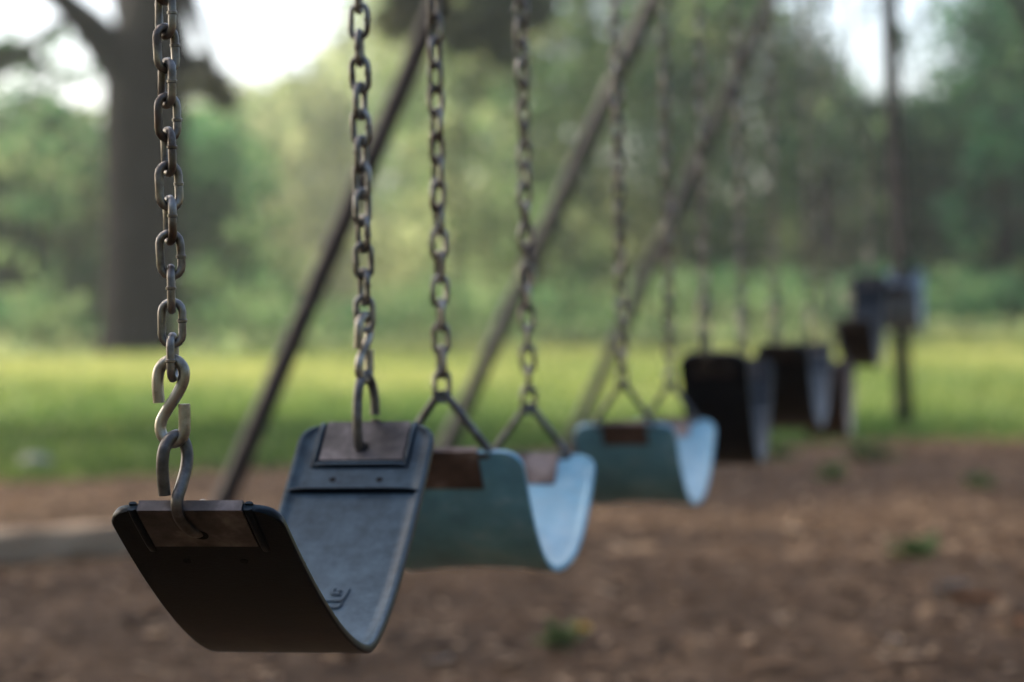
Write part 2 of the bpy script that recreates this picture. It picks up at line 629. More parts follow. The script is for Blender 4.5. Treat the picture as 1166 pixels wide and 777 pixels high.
def swing(label, near, far, W, bottom_px, typ, mats, p, near_w=None, lod=0, twists=(0, 0), group='belt swings hanging in a row',
          antic=0.0, mid=0.0, tri_h=0.066, letters=False, T=0.0055, plate=(0.0385, 0.046)):
    """near/far: world points of the belt's two ends; bottom z from bottom_px"""
    near, far = Vector(near), Vector(far)
    ce = (near + far) / 2
    dirv = Vector((far.x - near.x, far.y - near.y, 0))
    a = dirv.length / 2
    rz = -math.atan2(dirv.x, dirv.y)
    zb = bottom_px
    root, mw = empty('swing', (ce.x, ce.y, zb), rz)
    tag(root, label, 'swing', group)
    B = Belt(a, near.z - zb, far.z - zb, p, W / 2, T, antic, mid=mid)
    mat_seat, mat_plate, mat_chain = mats
    mb = MB()
    B.belt(mb)
    Th = B.T / 2
    pw, pu = plate
    if typ == 'hook':
        for (u0, sg) in ((0, 1), (B.L, -1)):
            def U(q):
                return (min(u0 + sg * q, u0 + sg * q), q)
            # raised frame of the moulded pad round the metal plate, both faces
            for face in (1, -1):
                n0, n1 = (Th - .001, Th + .0036) if face > 0 else (-Th - .003, -Th + .0008)
                lo, hi = sorted((u0 - sg * .002, u0 + sg * (pu + .009)))
                B.strip(mb, -pw - .007, -pw - .0012, lo, hi, n0, n1, nx=5, rnd_=True)
                B.strip(mb, pw + .0012, pw + .007, lo, hi, n0, n1, nx=5, rnd_=True)
                if face > 0:
                    lo, hi = sorted((u0 + sg * (pu + .003), u0 + sg * (pu + .0095)))
                    B.strip(mb, -pw - .0065, pw + .0065, lo, hi, n0, n1 - .0003, nx=12, nu=5, rnd_=True)
            # cross rib
            lo, hi = sorted((u0 + sg * .083, u0 + sg * .088))
            B.strip(mb, -W / 2 + .0008, W / 2 - .0008, lo, hi, Th - .002, Th + .0058, nx=12, nu=5, rnd_=True)
    seat = mb.build('seat', mat_seat, root)
    for (u0, sg) in ((0, 1), (B.L, -1)):
        mb = MB()
        for n0, n1 in ((Th + .0002, Th + .0016), (-Th - .0016, -Th - .0002)):
            lo, hi = sorted((u0 - sg * .0010, u0 + sg * pu))
            B.strip(mb, -pw, pw, lo, hi, n0, n1, nx=6)
        lo, hi = sorted((u0 - sg * .0026, u0 - sg * .0008))
        B.strip(mb, -pw + .0003, pw - .0003, lo, hi, -Th - .0015, Th + .0015, nu=2, nx=6)
        mb.build('end_plate', mat_plate, seat)
        if typ == 'hook' and lod < 2:
            for face in (1, -1):
                uh = u0 + sg * .030
                for xx, uu, rr, m_, nm in ((0.0, uh, .0058, M_HOLE, 'hook_hole'), (-.0215, u0 + sg * .070, .0032, M_HOLE, 'rivet_hole'),
                                           (.0215, u0 + sg * .070, .0032, M_HOLE, 'rivet_hole')):
                    mb = MB()
                    base = (Th + .0018) if nm == 'hook_hole' else Th + .0003
                    ring = []
                    for k in range(16):
                        th = 2 * math.pi * k / 16
                        ring.append(B.M(xx + rr * math.cos(th), uu + rr * math.sin(th), face * base))
                    ring2 = [B.M(xx + rr * math.cos(2 * math.pi * k / 16), uu + rr * math.sin(2 * math.pi * k / 16), face * (base - .0015)) for k in range(16)]
                    mb.sweep([ring2, ring])
                    mb.build(nm, m_, seat)
    if letters:
        mb = MB()
        # raised lettering moulded into the inner face, only its last strokes are in sight

        def stroke(x0, q0, x1, q1, w=.0011):
            d = Vector((x1 - x0, q1 - q0))
            nn = Vector((-d.y, d.x)).normalized() * w
            loop0, loop1 = [], []
            lo, hi = [], []
            for k in range(5):
                t = k / 4
                lo.append((x0 + d.x * t, q0 + d.y * t))
            loops = []
            for (x, q) in lo:
                loops.append([B.M(x + nn.x, q + nn.y, Th - .0004), B.M(x - nn.x, q - nn.y, Th - .0004),
                              B.M(x - nn.x, q - nn.y, Th + .0016), B.M(x + nn.x, q + nn.y, Th + .0016)])
            mb.sweep(loops)
        um = letters[1]
        for x0, q0, x1, q1 in letters[0]:
            stroke(x0, um + q0, x1, um + q1)
        mb.build('lettering', mat_seat, seat)
    # suspension
    seg = (12, 8, 6)[lod]
    arc = (8, 6, 5)[lod]
    for ei, (u0, sg, side) in enumerate(((0, 1, -1), (B.L, -1, 1))):
        if typ == 'hook':
            att = mw @ B.M(0.0, u0 + sg * .030, -Th if False else 0)
            cb = hook_pair(root, mw, att, side, twists[ei][1], twists[ei][2], 14 if lod == 0 else 8)
        else:
            e0 = B.M(0, u0 + sg * .004, 0)
            hwt = W / 2 * 0.62
            pts = []
            apex = Vector((0, e0.y + (0.004 * side), e0.z + tri_h))
            fl = B.M(-hwt, u0 + sg * .005, 0)
            fr = B.M(hwt, u0 + sg * .005, 0)
            mb = MB()
            path = []
            tri = [apex, fr, fl]
            for i in range(3):
                p0, p1, p2 = tri[i - 1], tri[i], tri[(i + 1) % 3]
                d0, d1 = (p0 - p1).normalized(), (p2 - p1).normalized()
                rr = .009
                for k in range(5):
                    t = k / 4
                    path.append((p1 + d0 * rr) * (1 - t) ** 2 + p1 * 2 * t * (1 - t) + (p1 + d1 * rr) * t * t)
            mb.tube(path, .0042, 10, closed=True)
            mb.build('triangle_hanger', M_DARKHOOK, root)
            cb = mw @ (apex - Vector((0, 0, .0085)))
        tp = beam_pt(cb)
        mb = MB()
        tw = twists[ei][0]
        chain_mesh(mb, cb, tp, tw[0], tw[1], seg, arc, seed=int(abs(cb.x * 1000)) + ei, weld=(lod == 0), jit=tw[2] if len(tw) > 2 else .16)
        mb.build('chain', mat_chain, root, local=mw)
        HANG.append(tp)
    return root


HANG = []
mB = (M_BLACK, M_PLATE, M_CHAIN)


def tw(a0, rate=0.0, sat=99, jit=.16):
    return (a0, (lambda i: rate * min(i, sat)), jit)


# moulded strokes seen on the inner face (x across, q along the belt, from the anchor)
K_ = 1.25
LET = ([tuple(q * K_ + (.0035 if n_ % 2 == 0 else 0) for n_, q in enumerate(st)) for st in
        [(.0045, .014, .0105, .014), (.0045, .014, .0045, .021), (.0080, .018, .0105, .018), (.0010, .0065, .0130, .0065), (.0130, .0065, .0150, .020),
         (.0030, -.0015, .0120, -.0015), (.0120, -.0015, .0135, .0035)]], 0.37)

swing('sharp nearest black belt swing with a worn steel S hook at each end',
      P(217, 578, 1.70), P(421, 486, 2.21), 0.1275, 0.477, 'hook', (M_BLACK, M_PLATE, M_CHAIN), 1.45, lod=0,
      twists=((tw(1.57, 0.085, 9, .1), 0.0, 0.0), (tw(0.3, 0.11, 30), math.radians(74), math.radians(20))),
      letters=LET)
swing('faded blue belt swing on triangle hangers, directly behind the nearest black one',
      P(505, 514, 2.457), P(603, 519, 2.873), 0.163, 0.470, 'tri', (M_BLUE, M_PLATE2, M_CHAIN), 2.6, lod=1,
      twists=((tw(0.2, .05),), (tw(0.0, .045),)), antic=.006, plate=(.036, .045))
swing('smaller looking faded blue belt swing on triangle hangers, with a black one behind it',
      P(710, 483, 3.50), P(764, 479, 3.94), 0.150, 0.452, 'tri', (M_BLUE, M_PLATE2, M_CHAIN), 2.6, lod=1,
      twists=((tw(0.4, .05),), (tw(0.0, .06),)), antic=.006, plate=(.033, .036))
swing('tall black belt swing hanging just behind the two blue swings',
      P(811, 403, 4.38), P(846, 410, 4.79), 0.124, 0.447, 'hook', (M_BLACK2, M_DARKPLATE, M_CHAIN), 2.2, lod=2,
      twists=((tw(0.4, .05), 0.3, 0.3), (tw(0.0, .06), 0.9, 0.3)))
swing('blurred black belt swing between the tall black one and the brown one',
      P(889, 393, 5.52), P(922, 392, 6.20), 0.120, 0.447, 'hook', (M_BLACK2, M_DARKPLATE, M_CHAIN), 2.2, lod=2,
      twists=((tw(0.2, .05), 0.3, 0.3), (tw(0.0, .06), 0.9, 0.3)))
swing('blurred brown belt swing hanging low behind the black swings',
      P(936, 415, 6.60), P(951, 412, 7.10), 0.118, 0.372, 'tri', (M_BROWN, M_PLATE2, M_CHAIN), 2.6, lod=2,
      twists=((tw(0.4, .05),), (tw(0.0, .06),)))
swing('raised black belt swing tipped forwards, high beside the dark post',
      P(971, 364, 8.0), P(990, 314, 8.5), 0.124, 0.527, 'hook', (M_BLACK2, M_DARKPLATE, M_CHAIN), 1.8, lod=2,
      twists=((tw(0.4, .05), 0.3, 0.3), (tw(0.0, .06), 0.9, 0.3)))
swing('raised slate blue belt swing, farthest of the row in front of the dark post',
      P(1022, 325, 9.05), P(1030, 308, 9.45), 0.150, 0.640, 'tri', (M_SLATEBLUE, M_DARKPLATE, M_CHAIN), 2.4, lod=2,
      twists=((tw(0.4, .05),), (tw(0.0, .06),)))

# ------------------------------------------------------------------ swing frame
d_frames = [0.20, 3.00, 5.50, 7.95, 10.15]
fr, fmw = empty('swing_frame', row_at(5.2), ROW_YAW)
fr.name = 'swing_stand'
tag(fr, 'long rusty pipe swing frame with slanting legs behind the swings', 'swing frame')
mb = MB()
e0, e1 = row_at(0.05), row_at(10.4)
mb.tube([(e0.x, e0.y, BEAM_Z), (e1.x, e1.y, BEAM_Z)], 0.044, 16)
mb.build('beam', M_PIPE, fr, local=fmw)
LEGL = [1.45, 1.45, 1.45, 1.50, 1.50]
FOOT = {5.50: (194, 686), 7.95: (453, 608), 10.15: (622, 550)}
for d, ll in zip(d_frames, LEGL):
    b = row_at(d)
    for sgn in (-1, 1):
        mb = MB()
        foot = b + ROW_PERP * (sgn * ll) + Vector((0, 0, -0.1))
        if sgn < 0 and d in FOOT:                       # the feet stand a little out of square
            foot = G(*FOOT[d]) + Vector((0, 0, -0.06))
        topp = Vector((b.x, b.y, BEAM_Z - 0.03)) + ROW_PERP * (sgn * 0.035)
        mb.tube([foot, topp], 0.027, 14)
        mb.build('leg', M_PIPE, fr, local=fmw)
    mb = MB()
    mb.tube([Vector((b.x, b.y, BEAM_Z)) - ROW_DIR * .07, Vector((b.x, b.y, BEAM_Z)) + ROW_DIR * .07], 0.055, 16)
    mb.build('pipe_clamp', M_PIPE, fr, local=fmw)
for h in HANG:
    mb = MB()
    pts = []
    for k in range(17):
        t = math.pi * 2 * k / 16
        pts.append(Vector((h.x, h.y, BEAM_Z - .028)) + ROW_PERP * (0.052 * math.sin(t)) + Vector((0, 0, .078 * math.cos(t))))
    mb.tube(pts[:-1], .005, 8, closed=True)
    mb.build('chain_hanger', M_PIPE, fr, local=fmw)

# dark post at the edge of the grass
f0 = G(1031, 490)
pr, pmw = empty('post', (f0.x, f0.y, 0))
tag(pr, 'dark slim post standing where the mulch meets the grass', 'post')
mb = MB()
tp = P(1010, -60, f0.y)
mb.tube([f0 - Vector((0, 0, .2)), tp], 0.050, 14)
mb.build('shaft', M_POLE, pr, local=pmw)
mb = MB()
mb.tube([tp - Vector((0, 0, .015)), tp + Vector((0, 0, .02)), tp + Vector((0, 0, .04))], [.055, .055, .02], 14)
mb.build('cap', M_POLE, pr, local=pmw)

# ------------------------------------------------------------------ ground
SUN_AZ = math.radians(-62)      # from +Y towards -X
SUN_EL = math.radians(38)


def edge_y(x):
    """far edge of the mulch bed"""
    return 12.0 + 0.34 * x + 0.35 * math.sin(x * 1.3 + .5) + 0.18 * math.sin(x * 3.7)


def gz(x, y):
    s = max(0.0, y - 30) / 60.0
    return 0.05 * math.sin(x * .11 + 1) * min(1, max(0, (y - 15) / 20)) + 0.25 * s * s


mb = MB()
xs = list(np.linspace(-150, 150, 61))
ys = list(np.linspace(-60, 0, 9)) + list(np.linspace(5, 60, 40)) + list(np.linspace(65, 160, 20))
vv = [(x, y, gz(x, y) - 0.004) for y in ys for x in xs]
ff = []
nx = len(xs)
for j in range(len(ys) - 1):
    for i in range(nx - 1):
        ff.append((j * nx + i, j * nx + i + 1, (j + 1) * nx + i + 1, (j + 1) * nx + i))
mb.add(vv, ff)
tag(mb.build('ground', M_LAWN), kind='structure')

mb = MB()
cols = np.linspace(-9, 9, 181)
vv, ff = [], []
NR = 40
for x in cols:
    ye = edge_y(x) + rnd.uniform(-.06, .06)
    for k in range(NR + 1):
        y = -4 + (ye + 4) * k / NR
        vv.append((x, y, 0.004 + 0.008 * math.sin(x * 2.1 + y * 1.7) * math.sin(y * 2.3 - x) * (0 if k in (0, NR) else 1) + .006))
for i in range(len(cols) - 1):
    for k in range(NR):
        q = i * (NR + 1) + k
        ff.append((q, q + NR + 1, q + NR + 2, q + 1))
mb.add(vv, ff)
tag(mb.build('mulch_bed', M_MULCH), kind='structure')

# loose bark chips (nobody could count them)
n = 60000
cy = 3.6 + 9.5 * rng.random(n) ** 0.9
cx = (rng.random(n) - .5) * (5.0 + cy * 0.42) + 0.05 * cy
ok = np.array([y < edge_y(x) + .12 for x, y in zip(cx, cy)])
cx, cy = cx[ok], cy[ok]
n = len(cx)
ln = rng.uniform(.006, .020, n)
wd = ln * rng.uniform(.25, .6, n)
big = rng.random(n) < .04
ln[big] *= 1.7
wd[big] *= 1.6
yaw = rng.random(n) * 2 * np.pi
ti = rng.normal(0, .18, n)
ca, sa = np.cos(yaw), np.sin(yaw)
a = np.stack([ca * np.cos(ti), sa * np.cos(ti), np.sin(ti)], 1) * ln[:, None]
b = np.stack([-sa, ca, rng.normal(0, .15, n)], 1) * wd[:, None]
c = np.stack([cx, cy, .014 + rng.random(n) * .016], 1)
V = np.stack([c - a - b * .7, c + a - b, c + a * .9 + b, c - a + b * .8], 1)
patch = np.sin(cx * 3.1 + 1.3 * np.sin(cy * 2.3)) * np.sin(cy * 2.7 + 1.1 * np.sin(cx * 1.9)) + .5 * np.sin(cx * 7.3 + cy * 4.1) * np.sin(cy * 6.7 - cx * 2.2)
tint = np.clip(rng.normal(.45, .2, n) + .22 * patch, 0, 1)
tint[rng.random(n) < .085] = 1.0
big2 = (rng.random(n) < .012)
V[big2] = c[big2][:, None, :] + (V[big2] - c[big2][:, None, :]) * 2.4
tint[big2] = rng.uniform(.7, 1.0, big2.sum())
tag(quads_mesh('bark_chips', V, M_CHIP, tint=tint), kind='stuff')

# grass
n = 130000
gy = 10.0 + 34 * rng.random(n) ** 1.5
gx = (rng.random(n) - .5) * (5 + gy * .62)
ok = np.array([y > edge_y(x) - .25 + .5 * abs(rng.normal(0, .3)) for x, y in zip(gx, gy)])
gx, gy = gx[ok], gy[ok]
n = len(gx)
h = rng.uniform(.035, .085, n) * (1 + .35 * np.sin(gx * .9) * np.sin(gy * .6))
w = rng.uniform(.006, .012, n) * (1 + gy / 30)
yaw = rng.random(n) * 2 * np.pi
base = np.stack([gx, gy, np.array([gz(x, y) for x, y in zip(gx, gy)]) - .004], 1)
side = np.stack([np.cos(yaw), np.sin(yaw), np.zeros(n)], 1) * w[:, None]
lean = rng.normal(0, .45, (n, 2)) * h[:, None]
tip = base + np.concatenate([lean, h[:, None]], 1)
V = np.stack([base - side, base + side, tip], 1)
# sunlit band painted into the tint: yellower farther out, greener near the mulch
t = .11 + .5 * np.clip((gy - 15) / 13, 0, 1) + rng.normal(0, .17, n) + .13 * np.sin(gx * .7 + gy * .35) + .12 * np.sin(gx * 1.7 - gy * .8) * np.sin(gy * .5 + gx * .3)
tag(quads_mesh('grass', V, M_GRASS, tint=np.clip(t, 0, 1), nper=3), kind='stuff')

# timber edging at the left
tA, tB = G(-120, 652), G(222, 628)
tdir = (tB - tA)
tr_, tmw = empty('timber_edging', tA, math.atan2(tdir.y, tdir.x))
tag(tr_, 'long weathered timber edging lying on the mulch at far left', 'timber')
Lg = tdir.length
mb = MB()
prof = [(-.055, 0), (-.06, .07), (-.05, .098), (-.02, .106), (.03, .106), (.052, .096), (.06, .07), (.055, 0)]
loops = []
for i in range(25):
    x = Lg * i / 24
    loops.append([(x, yy + .003 * math.sin(i * 1.3), zz + .004 * math.sin(i * .9 + yy * 30)) for yy, zz in prof])
mb.sweep(loops)
mb.build('beam_timber', M_TIMBER, tr_)
for x in (Lg * .3, Lg * .8):
    mb = MB()
    mb.tube([(x, 0, .10), (x, 0, .113), (x, 0, .116)], [.011, .011, .007], 10)
    mb.build('spike_head', M_CHAIN, tr_)

# ------------------------------------------------------------------ small plants and litter


def weed(px, py, label, size, nl, flower=None, seed=1):
    r = np.random.default_rng(seed)
    g = G(px, py)
    root, mw = empty('weed', (g.x, g.y, 0.012))
    tag(root, label, 'weed', 'weeds growing through the mulch')
    V, tnt = [], []
    for k in range(nl):
        th = r.random() * 2 * np.pi
        el = r.uniform(.15, 1.2)
        l = size * r.uniform(.5, 1)
        d = np.array([np.cos(th) * np.cos(el), np.sin(th) * np.cos(el), np.sin(el)])
        sd = np.array([-np.sin(th), np.cos(th), 0]) * l * r.uniform(.14, .24)
        b = np.array([r.normal(0, size * .18), r.normal(0, size * .18), 0])
        m = b + d * l * .55 + np.array([0, 0, l * .06])
        e = b + d * l - np.array([0, 0, l * .12])
        V.append([b, m - sd, e, m + sd])
        tnt.append(r.random())
    quads_mesh('foliage', np.array(V), M_WEED, root, tint=np.array(tnt))
    if flower:
        c = P(flower[0], flower[1], g.y) - Vector((g.x, g.y, 0.012))
        mb = MB()
        mb.tube(spline([(0, 0, 0), (c.x * .3, c.y * .3, c.z * .6), tuple(c)], 5), .0022, 6)
        mb.build('stem', M_WEED, root)
        mb = MB()
        for k in range(16):
            th = 2 * math.pi * k / 16
            for rr, zz in ((.026, .004), (.017, .010)):
                d = Vector((math.cos(th + zz * 40), math.sin(th + zz * 40), 0))
                s_ = Vector((-d.y, d.x, 0)) * .005
                mb.add([c, c + d * rr * .6 - s_ + Vector((0, 0, zz)), c + d * rr + Vector((0, 0, zz * 1.4)), c + d * rr * .6 + s_ + Vector((0, 0, zz))], [(0, 1, 2, 3)])
        mb.build('flower', M_YELLOW, root, smooth=False)
    return root


weed(640, 742, 'low green weed with one yellow flower in the bottom middle', .085, 34, (663, 718), 3)
weed(1037, 640, 'leafy green weed alone in the open mulch at right', .10, 40, None, 4)
weed(992, 527, 'green weed tuft in the mulch near the dark post', .15, 60, None, 5)
weed(948, 550, 'small green weed below the brown swing', .11, 40, None, 6)
weed(888, 527, 'small green weed below the blurred black swing', .11, 40, None, 7)
weed(1118, 560, 'thin pale green weed in the mulch near the right edge', .10, 30, None, 8)


def dry_leaf(px, py, label, size, mat, seed, name='dry_leaf', cat='leaf'):
    r = random.Random(seed)
    g = G(px, py)
    mb = MB()
    nseg = 8
    th = r.uniform(0, 6.28)
    vv, ff = [], []
    for i in range(nseg + 1):
        t = i / nseg
        wv = size * .36 * math.sin(math.pi * min(.98, max(.02, t)) ** .8)
        x = (t - .5) * size * 2
        zc = .020 + size * .5 * (t - .5) ** 2 + .012
        for k, q in enumerate((-1, -.5, 0, .5, 1)):
            vv.append((x * math.cos(th) - q * wv * math.sin(th), x * math.sin(th) + q * wv * math.cos(th), zc + abs(q) * size * .28))
    for i in range(nseg):
        for k in range(4):
            q = i * 5 + k
            ff.append((q, q + 1, q + 6, q + 5))
    vb = [(x, y, z - .0012) for x, y, z in vv]
    nv = len(vv)
    mb.add(vv + vb, ff + [tuple(i + nv for i in reversed(q)) for q in ff])
    o = mb.build(name, mat)
    o.location = (g.x, g.y, 0)
    return tag(o, label, cat, 'dry leaves lying on the mulch')


dry_leaf(1085, 690, 'large pale dry leaf lying on the mulch at lower right', .075, M_PALELEAF, 1)
dry_leaf(1112, 700, 'orange brown dry leaf touching the large pale leaf', .055, M_ORANGELEAF, 2)
dry_leaf(1163, 728, 'orange dry leaf cut by the right edge of the picture', .040, M_ORANGELEAF, 3)
dry_leaf(1020, 752, 'pale curled leaf near the bottom right', .045, M_PALELEAF, 4)
dry_leaf(500, 775, 'pale dry leaf at the bottom edge right of the nearest swing', .040, M_PALELEAF, 5)
dry_leaf(1128, 655, 'small pale leaf near the right edge, above the large pale leaf', .030, M_PALELEAF, 6)
dry_leaf(905, 620, 'pale pinkish leaf in the middle of the open mulch', .040, M_PALELEAF, 7)
dry_leaf(985, 565, 'pale leaf lying below the green weed tuft', .045, M_PALELEAF, 8)


def stone(px, py, label, size, seed):
    r = np.random.default_rng(seed)
    g = G(px, py)
    mb = MB()
    n1, n2 = 10, 7
    loops = []
    ph = r.random(6) * 6
    for j in range(n2):
        v = -math.pi / 2 * .98 + math.pi * .98 * j / (n2 - 1)
        l = []
        for i in range(n1):
            t = 2 * math.pi * i / n1
            rr = size * (1 + .15 * math.sin(2 * t + ph[0]) + .1 * math.sin(3 * t + ph[1] + v))
            l.append((rr * math.cos(t) * math.cos(v), rr * .8 * math.sin(t) * math.cos(v), size * .6 * math.sin(v)))
        loops.append(l)
    mb.sweep(loops)
    o = mb.build('stone', M_STONE)
    o.location = (g.x, g.y, size * .35)
    return tag(o, label, 'stone')


stone(40, 533, 'pale stone lying in the grass at the far left', .075, 2)

# ------------------------------------------------------------------ trees


def clump_leaves(clumps, per, size, r=rng):
    """clumps: list of (centre, (rx,ry,rz), tint) -> quads, tints; leaves sit near each clump's shell"""
    Cs, S, Tn = [], [], []
    for (c, rad, tn) in clumps:
        n = int(per * rad[0] * rad[2]) if per > 0 else -per
        d = r.normal(size=(n, 3))
        d /= np.linalg.norm(d, axis=1)[:, None]
        q = d * (r.random(n) ** .45)[:, None] * np.array(rad)[None]
        Cs.append(q + np.array(c)[None])
        S.append(r.uniform(size * .6, size * 1.25, n))
        Tn.append(np.clip(tn + r.normal(0, .09, n), 0, 1))
    Cs, S, Tn = np.concatenate(Cs), np.concatenate(S), np.concatenate(Tn)
    return leaf_quads(Cs, S, .2, r), Tn


def interp(px, table):
    xs_, ys_ = zip(*table)
    return float(np.interp(px, xs_, ys_))


# the far wood: one mass
TOP = [(-700, -60), (-60, 40), (0, 100), (60, 105), (110, 130), (215, 125), (260, 120), (330, 118), (380, 90), (425, 30), (470, -40), (620, -120), (760, -130),
       (900, -90), (915, 40), (940, 112), (1010, 122), (1075, 118), (1108, 90), (1126, -40), (1250, -120), (1900, -120)]
TINT = [(-700, .4), (0, .56), (110, .58), (250, .45), (330, .5), (420, .6), (520, .66), (600, .62), (680, .54), (780, .54), (900, .52), (1000, .48), (1070, .26), (1200, .05), (1900, .2)]
clumps, far_cl = [], []
trunks = MB()
for i in range(2300):
    px = rnd.uniform(-600, 1800)
    d = rnd.uniform(56, 84)
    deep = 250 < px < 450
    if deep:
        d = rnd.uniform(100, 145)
    yt = interp(px, TOP)
    zt = CAM_H + (350 - yt) / FPX * 62
    z = rnd.uniform(0.0, 1.0) * zt
    if i % 3 == 0:
        z = rnd.uniform(.2, 2.0)
        d = d if deep else rnd.uniform(60, 84)
    x = (px - 583) / FPX * d
    rx = rnd.uniform(.7, 2.1) * (1.7 if deep else 1.0)
    z = min(z * (d / 62) ** (1.0 if deep else .6), zt * d / 62 - rx * .7)
    if z < .1:
        z = rnd.uniform(.3, 1.2)
    tn = interp(px, TINT) + rnd.gauss(0, .17) + (.25 if rnd.random() < .15 else 0) + (.45 if deep else 0)  # deep part paler: distance haze put into the leaf tint
    if z < 2.2:
        tn += .16
    (far_cl if deep else clumps).append(((x, d, z + gz(x, d)), (rx, rx * 1.1, rx * .8), min(1, max(0, tn))))
for i in range(34):                                  # thin tops against the bright sky
    px, py = rnd.uniform(925, 1115), rnd.uniform(-50, 85)
    q = rnd.uniform(.16, .36)
    clumps.append((tuple(P(px, py, rnd.uniform(58, 62))), (q, q, q), .2))
for i in range(26):
    px, py = rnd.uniform(-20, 118), rnd.uniform(35, 130)
    q = rnd.uniform(.2, .45)
    clumps.append((tuple(P(px, py, rnd.uniform(58, 62))), (q, q, q), .4))
# unseen dark wood added at the sides and behind the viewer, blocking sky light
side = []
for i in range(420):
    th = rnd.uniform(math.radians(150), math.radians(390))
    rr = rnd.uniform(17, 30)
    x, y = rr * math.cos(th) * 1.35, rr * math.sin(th)
    if y > 6:
        continue
    q = rnd.uniform(1.0, 2.1)
    side.append(((x, y, rnd.random() * 12.5), (q, q, q * .8), min(1, max(0, rnd.gauss(.05, .08)))))
V2, tn2 = clump_leaves(side, 55, .42)
V, tn = clump_leaves(clumps, 80, .20)
# low sunlit scrub where the lawn runs into the trees
scrub = []
for i in range(420):
    px = rnd.uniform(-500, 1500)
    d = rnd.uniform(45, 56)
    if 70 < px < 245:
        d = rnd.uniform(51, 57)
    q = rnd.uniform(.35, .9)
    x = (px - 583) / FPX * d
    scrub.append(((x, d, gz(x, d) + rnd.uniform(.1, 1.0)), (q * 1.3, q, q * .7), min(1, max(0, (.62 if px < 930 else .40) + rnd.gauss(0, .12)))))
for i in range(260):                                # tall pale grass before it
    px = rnd.uniform(-500, 1500)
    d = rnd.uniform(40, 47)
    if 70 < px < 245:
        d = rnd.uniform(48, 51)
    q = rnd.uniform(.25, .6)
    x = (px - 583) / FPX * d
    scrub.append(((x, d, gz(x, d) + rnd.uniform(.0, .18)), (q * 1.8, q, q * .5), min(1, max(0, .8 + rnd.gauss(0, .1)))))
V3, tn3 = clump_leaves(scrub, 120, .13)
V4, tn4 = clump_leaves(far_cl, 24, .36)
V, tn = np.concatenate([V, V2, V3, V4]), np.concatenate([tn, tn2, tn3, tn4])
woods = quads_mesh('far_wood', V, M_LEAF, tint=tn)
tag(woods, kind='stuff')
woods['label'] = 'hazy green wood closing off the far side of the lawn'

# sparse twigs against the sky at the upper right and upper left belong to the wood as well


def tree(name, label, px, d, y_top, y_bot, halfw, tint, mat, n_cl, group=None, trunk_r=.14, size=.15, spread=.55, cat='tree', per=120):
    x = (px - 583) / FPX * d
    z0 = gz(x, d)
    zt = CAM_H + (350 - y_top) / FPX * d
    zb = max(z0 + .1, CAM_H + (350 - y_bot) / FPX * d)
    hw = halfw / FPX * d
    root, mw = empty(name, (x, d, z0))
    tag(root, label, cat, group)
    r = random.Random(int(px * 7 + d))
    cl = []
    zc, hz = (zt + zb) / 2, (zt - zb) / 2
    for k in range(n_cl):
        while True:
            a, b, c = (r.uniform(-1, 1) for _ in range(3))
            q = a * a + b * b + c * c
            if .15 < q < 1:
                break
        rad = r.uniform(.32, .62) * min(hw, hz) * spread
        sh = 1 - .25 * max(0, c)
        cl.append(((a * (hw - rad) * sh, b * (hw - rad) * sh, zc - z0 + c * (hz - rad * .8)), (rad, rad, rad * .75), min(1, max(0, tint + r.gauss(0, .13)))))
    V, tn = clump_leaves(cl, per, size)
    quads_mesh('crown', V, mat, root, tint=tn)
    mb = MB()
    top_z = zc - z0 + hz * .5
    pts = [(0, 0, -.2), (.05 * r.random(), 0, top_z * .3), (.15 * r.gauss(0, 1) * hw * .3, .1, top_z * .65), (.1 * r.gauss(0, 1) * hw * .3, 0, top_z)]
    sp = spline(pts, 5)
    mb.tube(sp, [trunk_r * (1.15 - .9 * i / (len(sp) - 1)) for i in range(len(sp))], 9)
    for c_, rad, _ in cl[::3]:
        s0 = Vector(sp[min(len(sp) - 1, int(len(sp) * r.uniform(.35, .9)))])
        e = Vector(c_)
        md = (s0 + e) / 2 + Vector((0, 0, -.1 * (e - s0).length))
        br = spline([s0, md, e], 4)
        mb.tube(br, [trunk_r * .35 * (1.05 - .9 * i / (len(br) - 1)) for i in range(len(br))], 6)
    mb.build('trunk', M_BARK, root)
    return root


tree('shrub', 'broad grey green shrub left of the big dark trunk', 40, 50, 118, 392, 95, .55, M_LEAF, 26, cat='shrub')
tree('shrub', 'rounded grey green shrub just right of the big dark trunk', 285, 51, 185, 390, 85, .48, M_LEAF, 26, cat='shrub')
tree('tree', 'bright yellow green tree behind the sloping leg and middle chains', 520, 54, 70, 385, 95, .85, M_LEAF, 30, trunk_r=.12)
tree('shrub', 'low yellow green bush between the second and third slanting legs', 645, 53, 235, 385, 60, .78, M_LEAF, 20, cat='shrub')
tree('tree', 'mid green tree rising behind the blurred middle swings', 790, 57, 20, 385, 95, .5, M_LEAF, 28)
tree('tree', 'green tree left of the dark post below the bright sky gap', 935, 55, 110, 385, 75, .55, M_LEAF, 24)
tree('tree', 'dark evergreen tree filling the right edge of the picture', 1145, 50, 100, 388, 96, .04, M_LEAF, 34, trunk_r=.16)

# ------------------------------------------------------------------ the big oak
OD = 44.0
ob = G(157, 404)
OD = ob.y
oz = gz(ob.x, ob.y)
oak, omw = empty('oak_tree', (ob.x, ob.y, oz))
tag(oak, 'big old tree with a thick dark trunk and forked limbs at upper left', 'tree')


def OP(px, py, dd=0.0):
    return P(px, py, OD + dd)


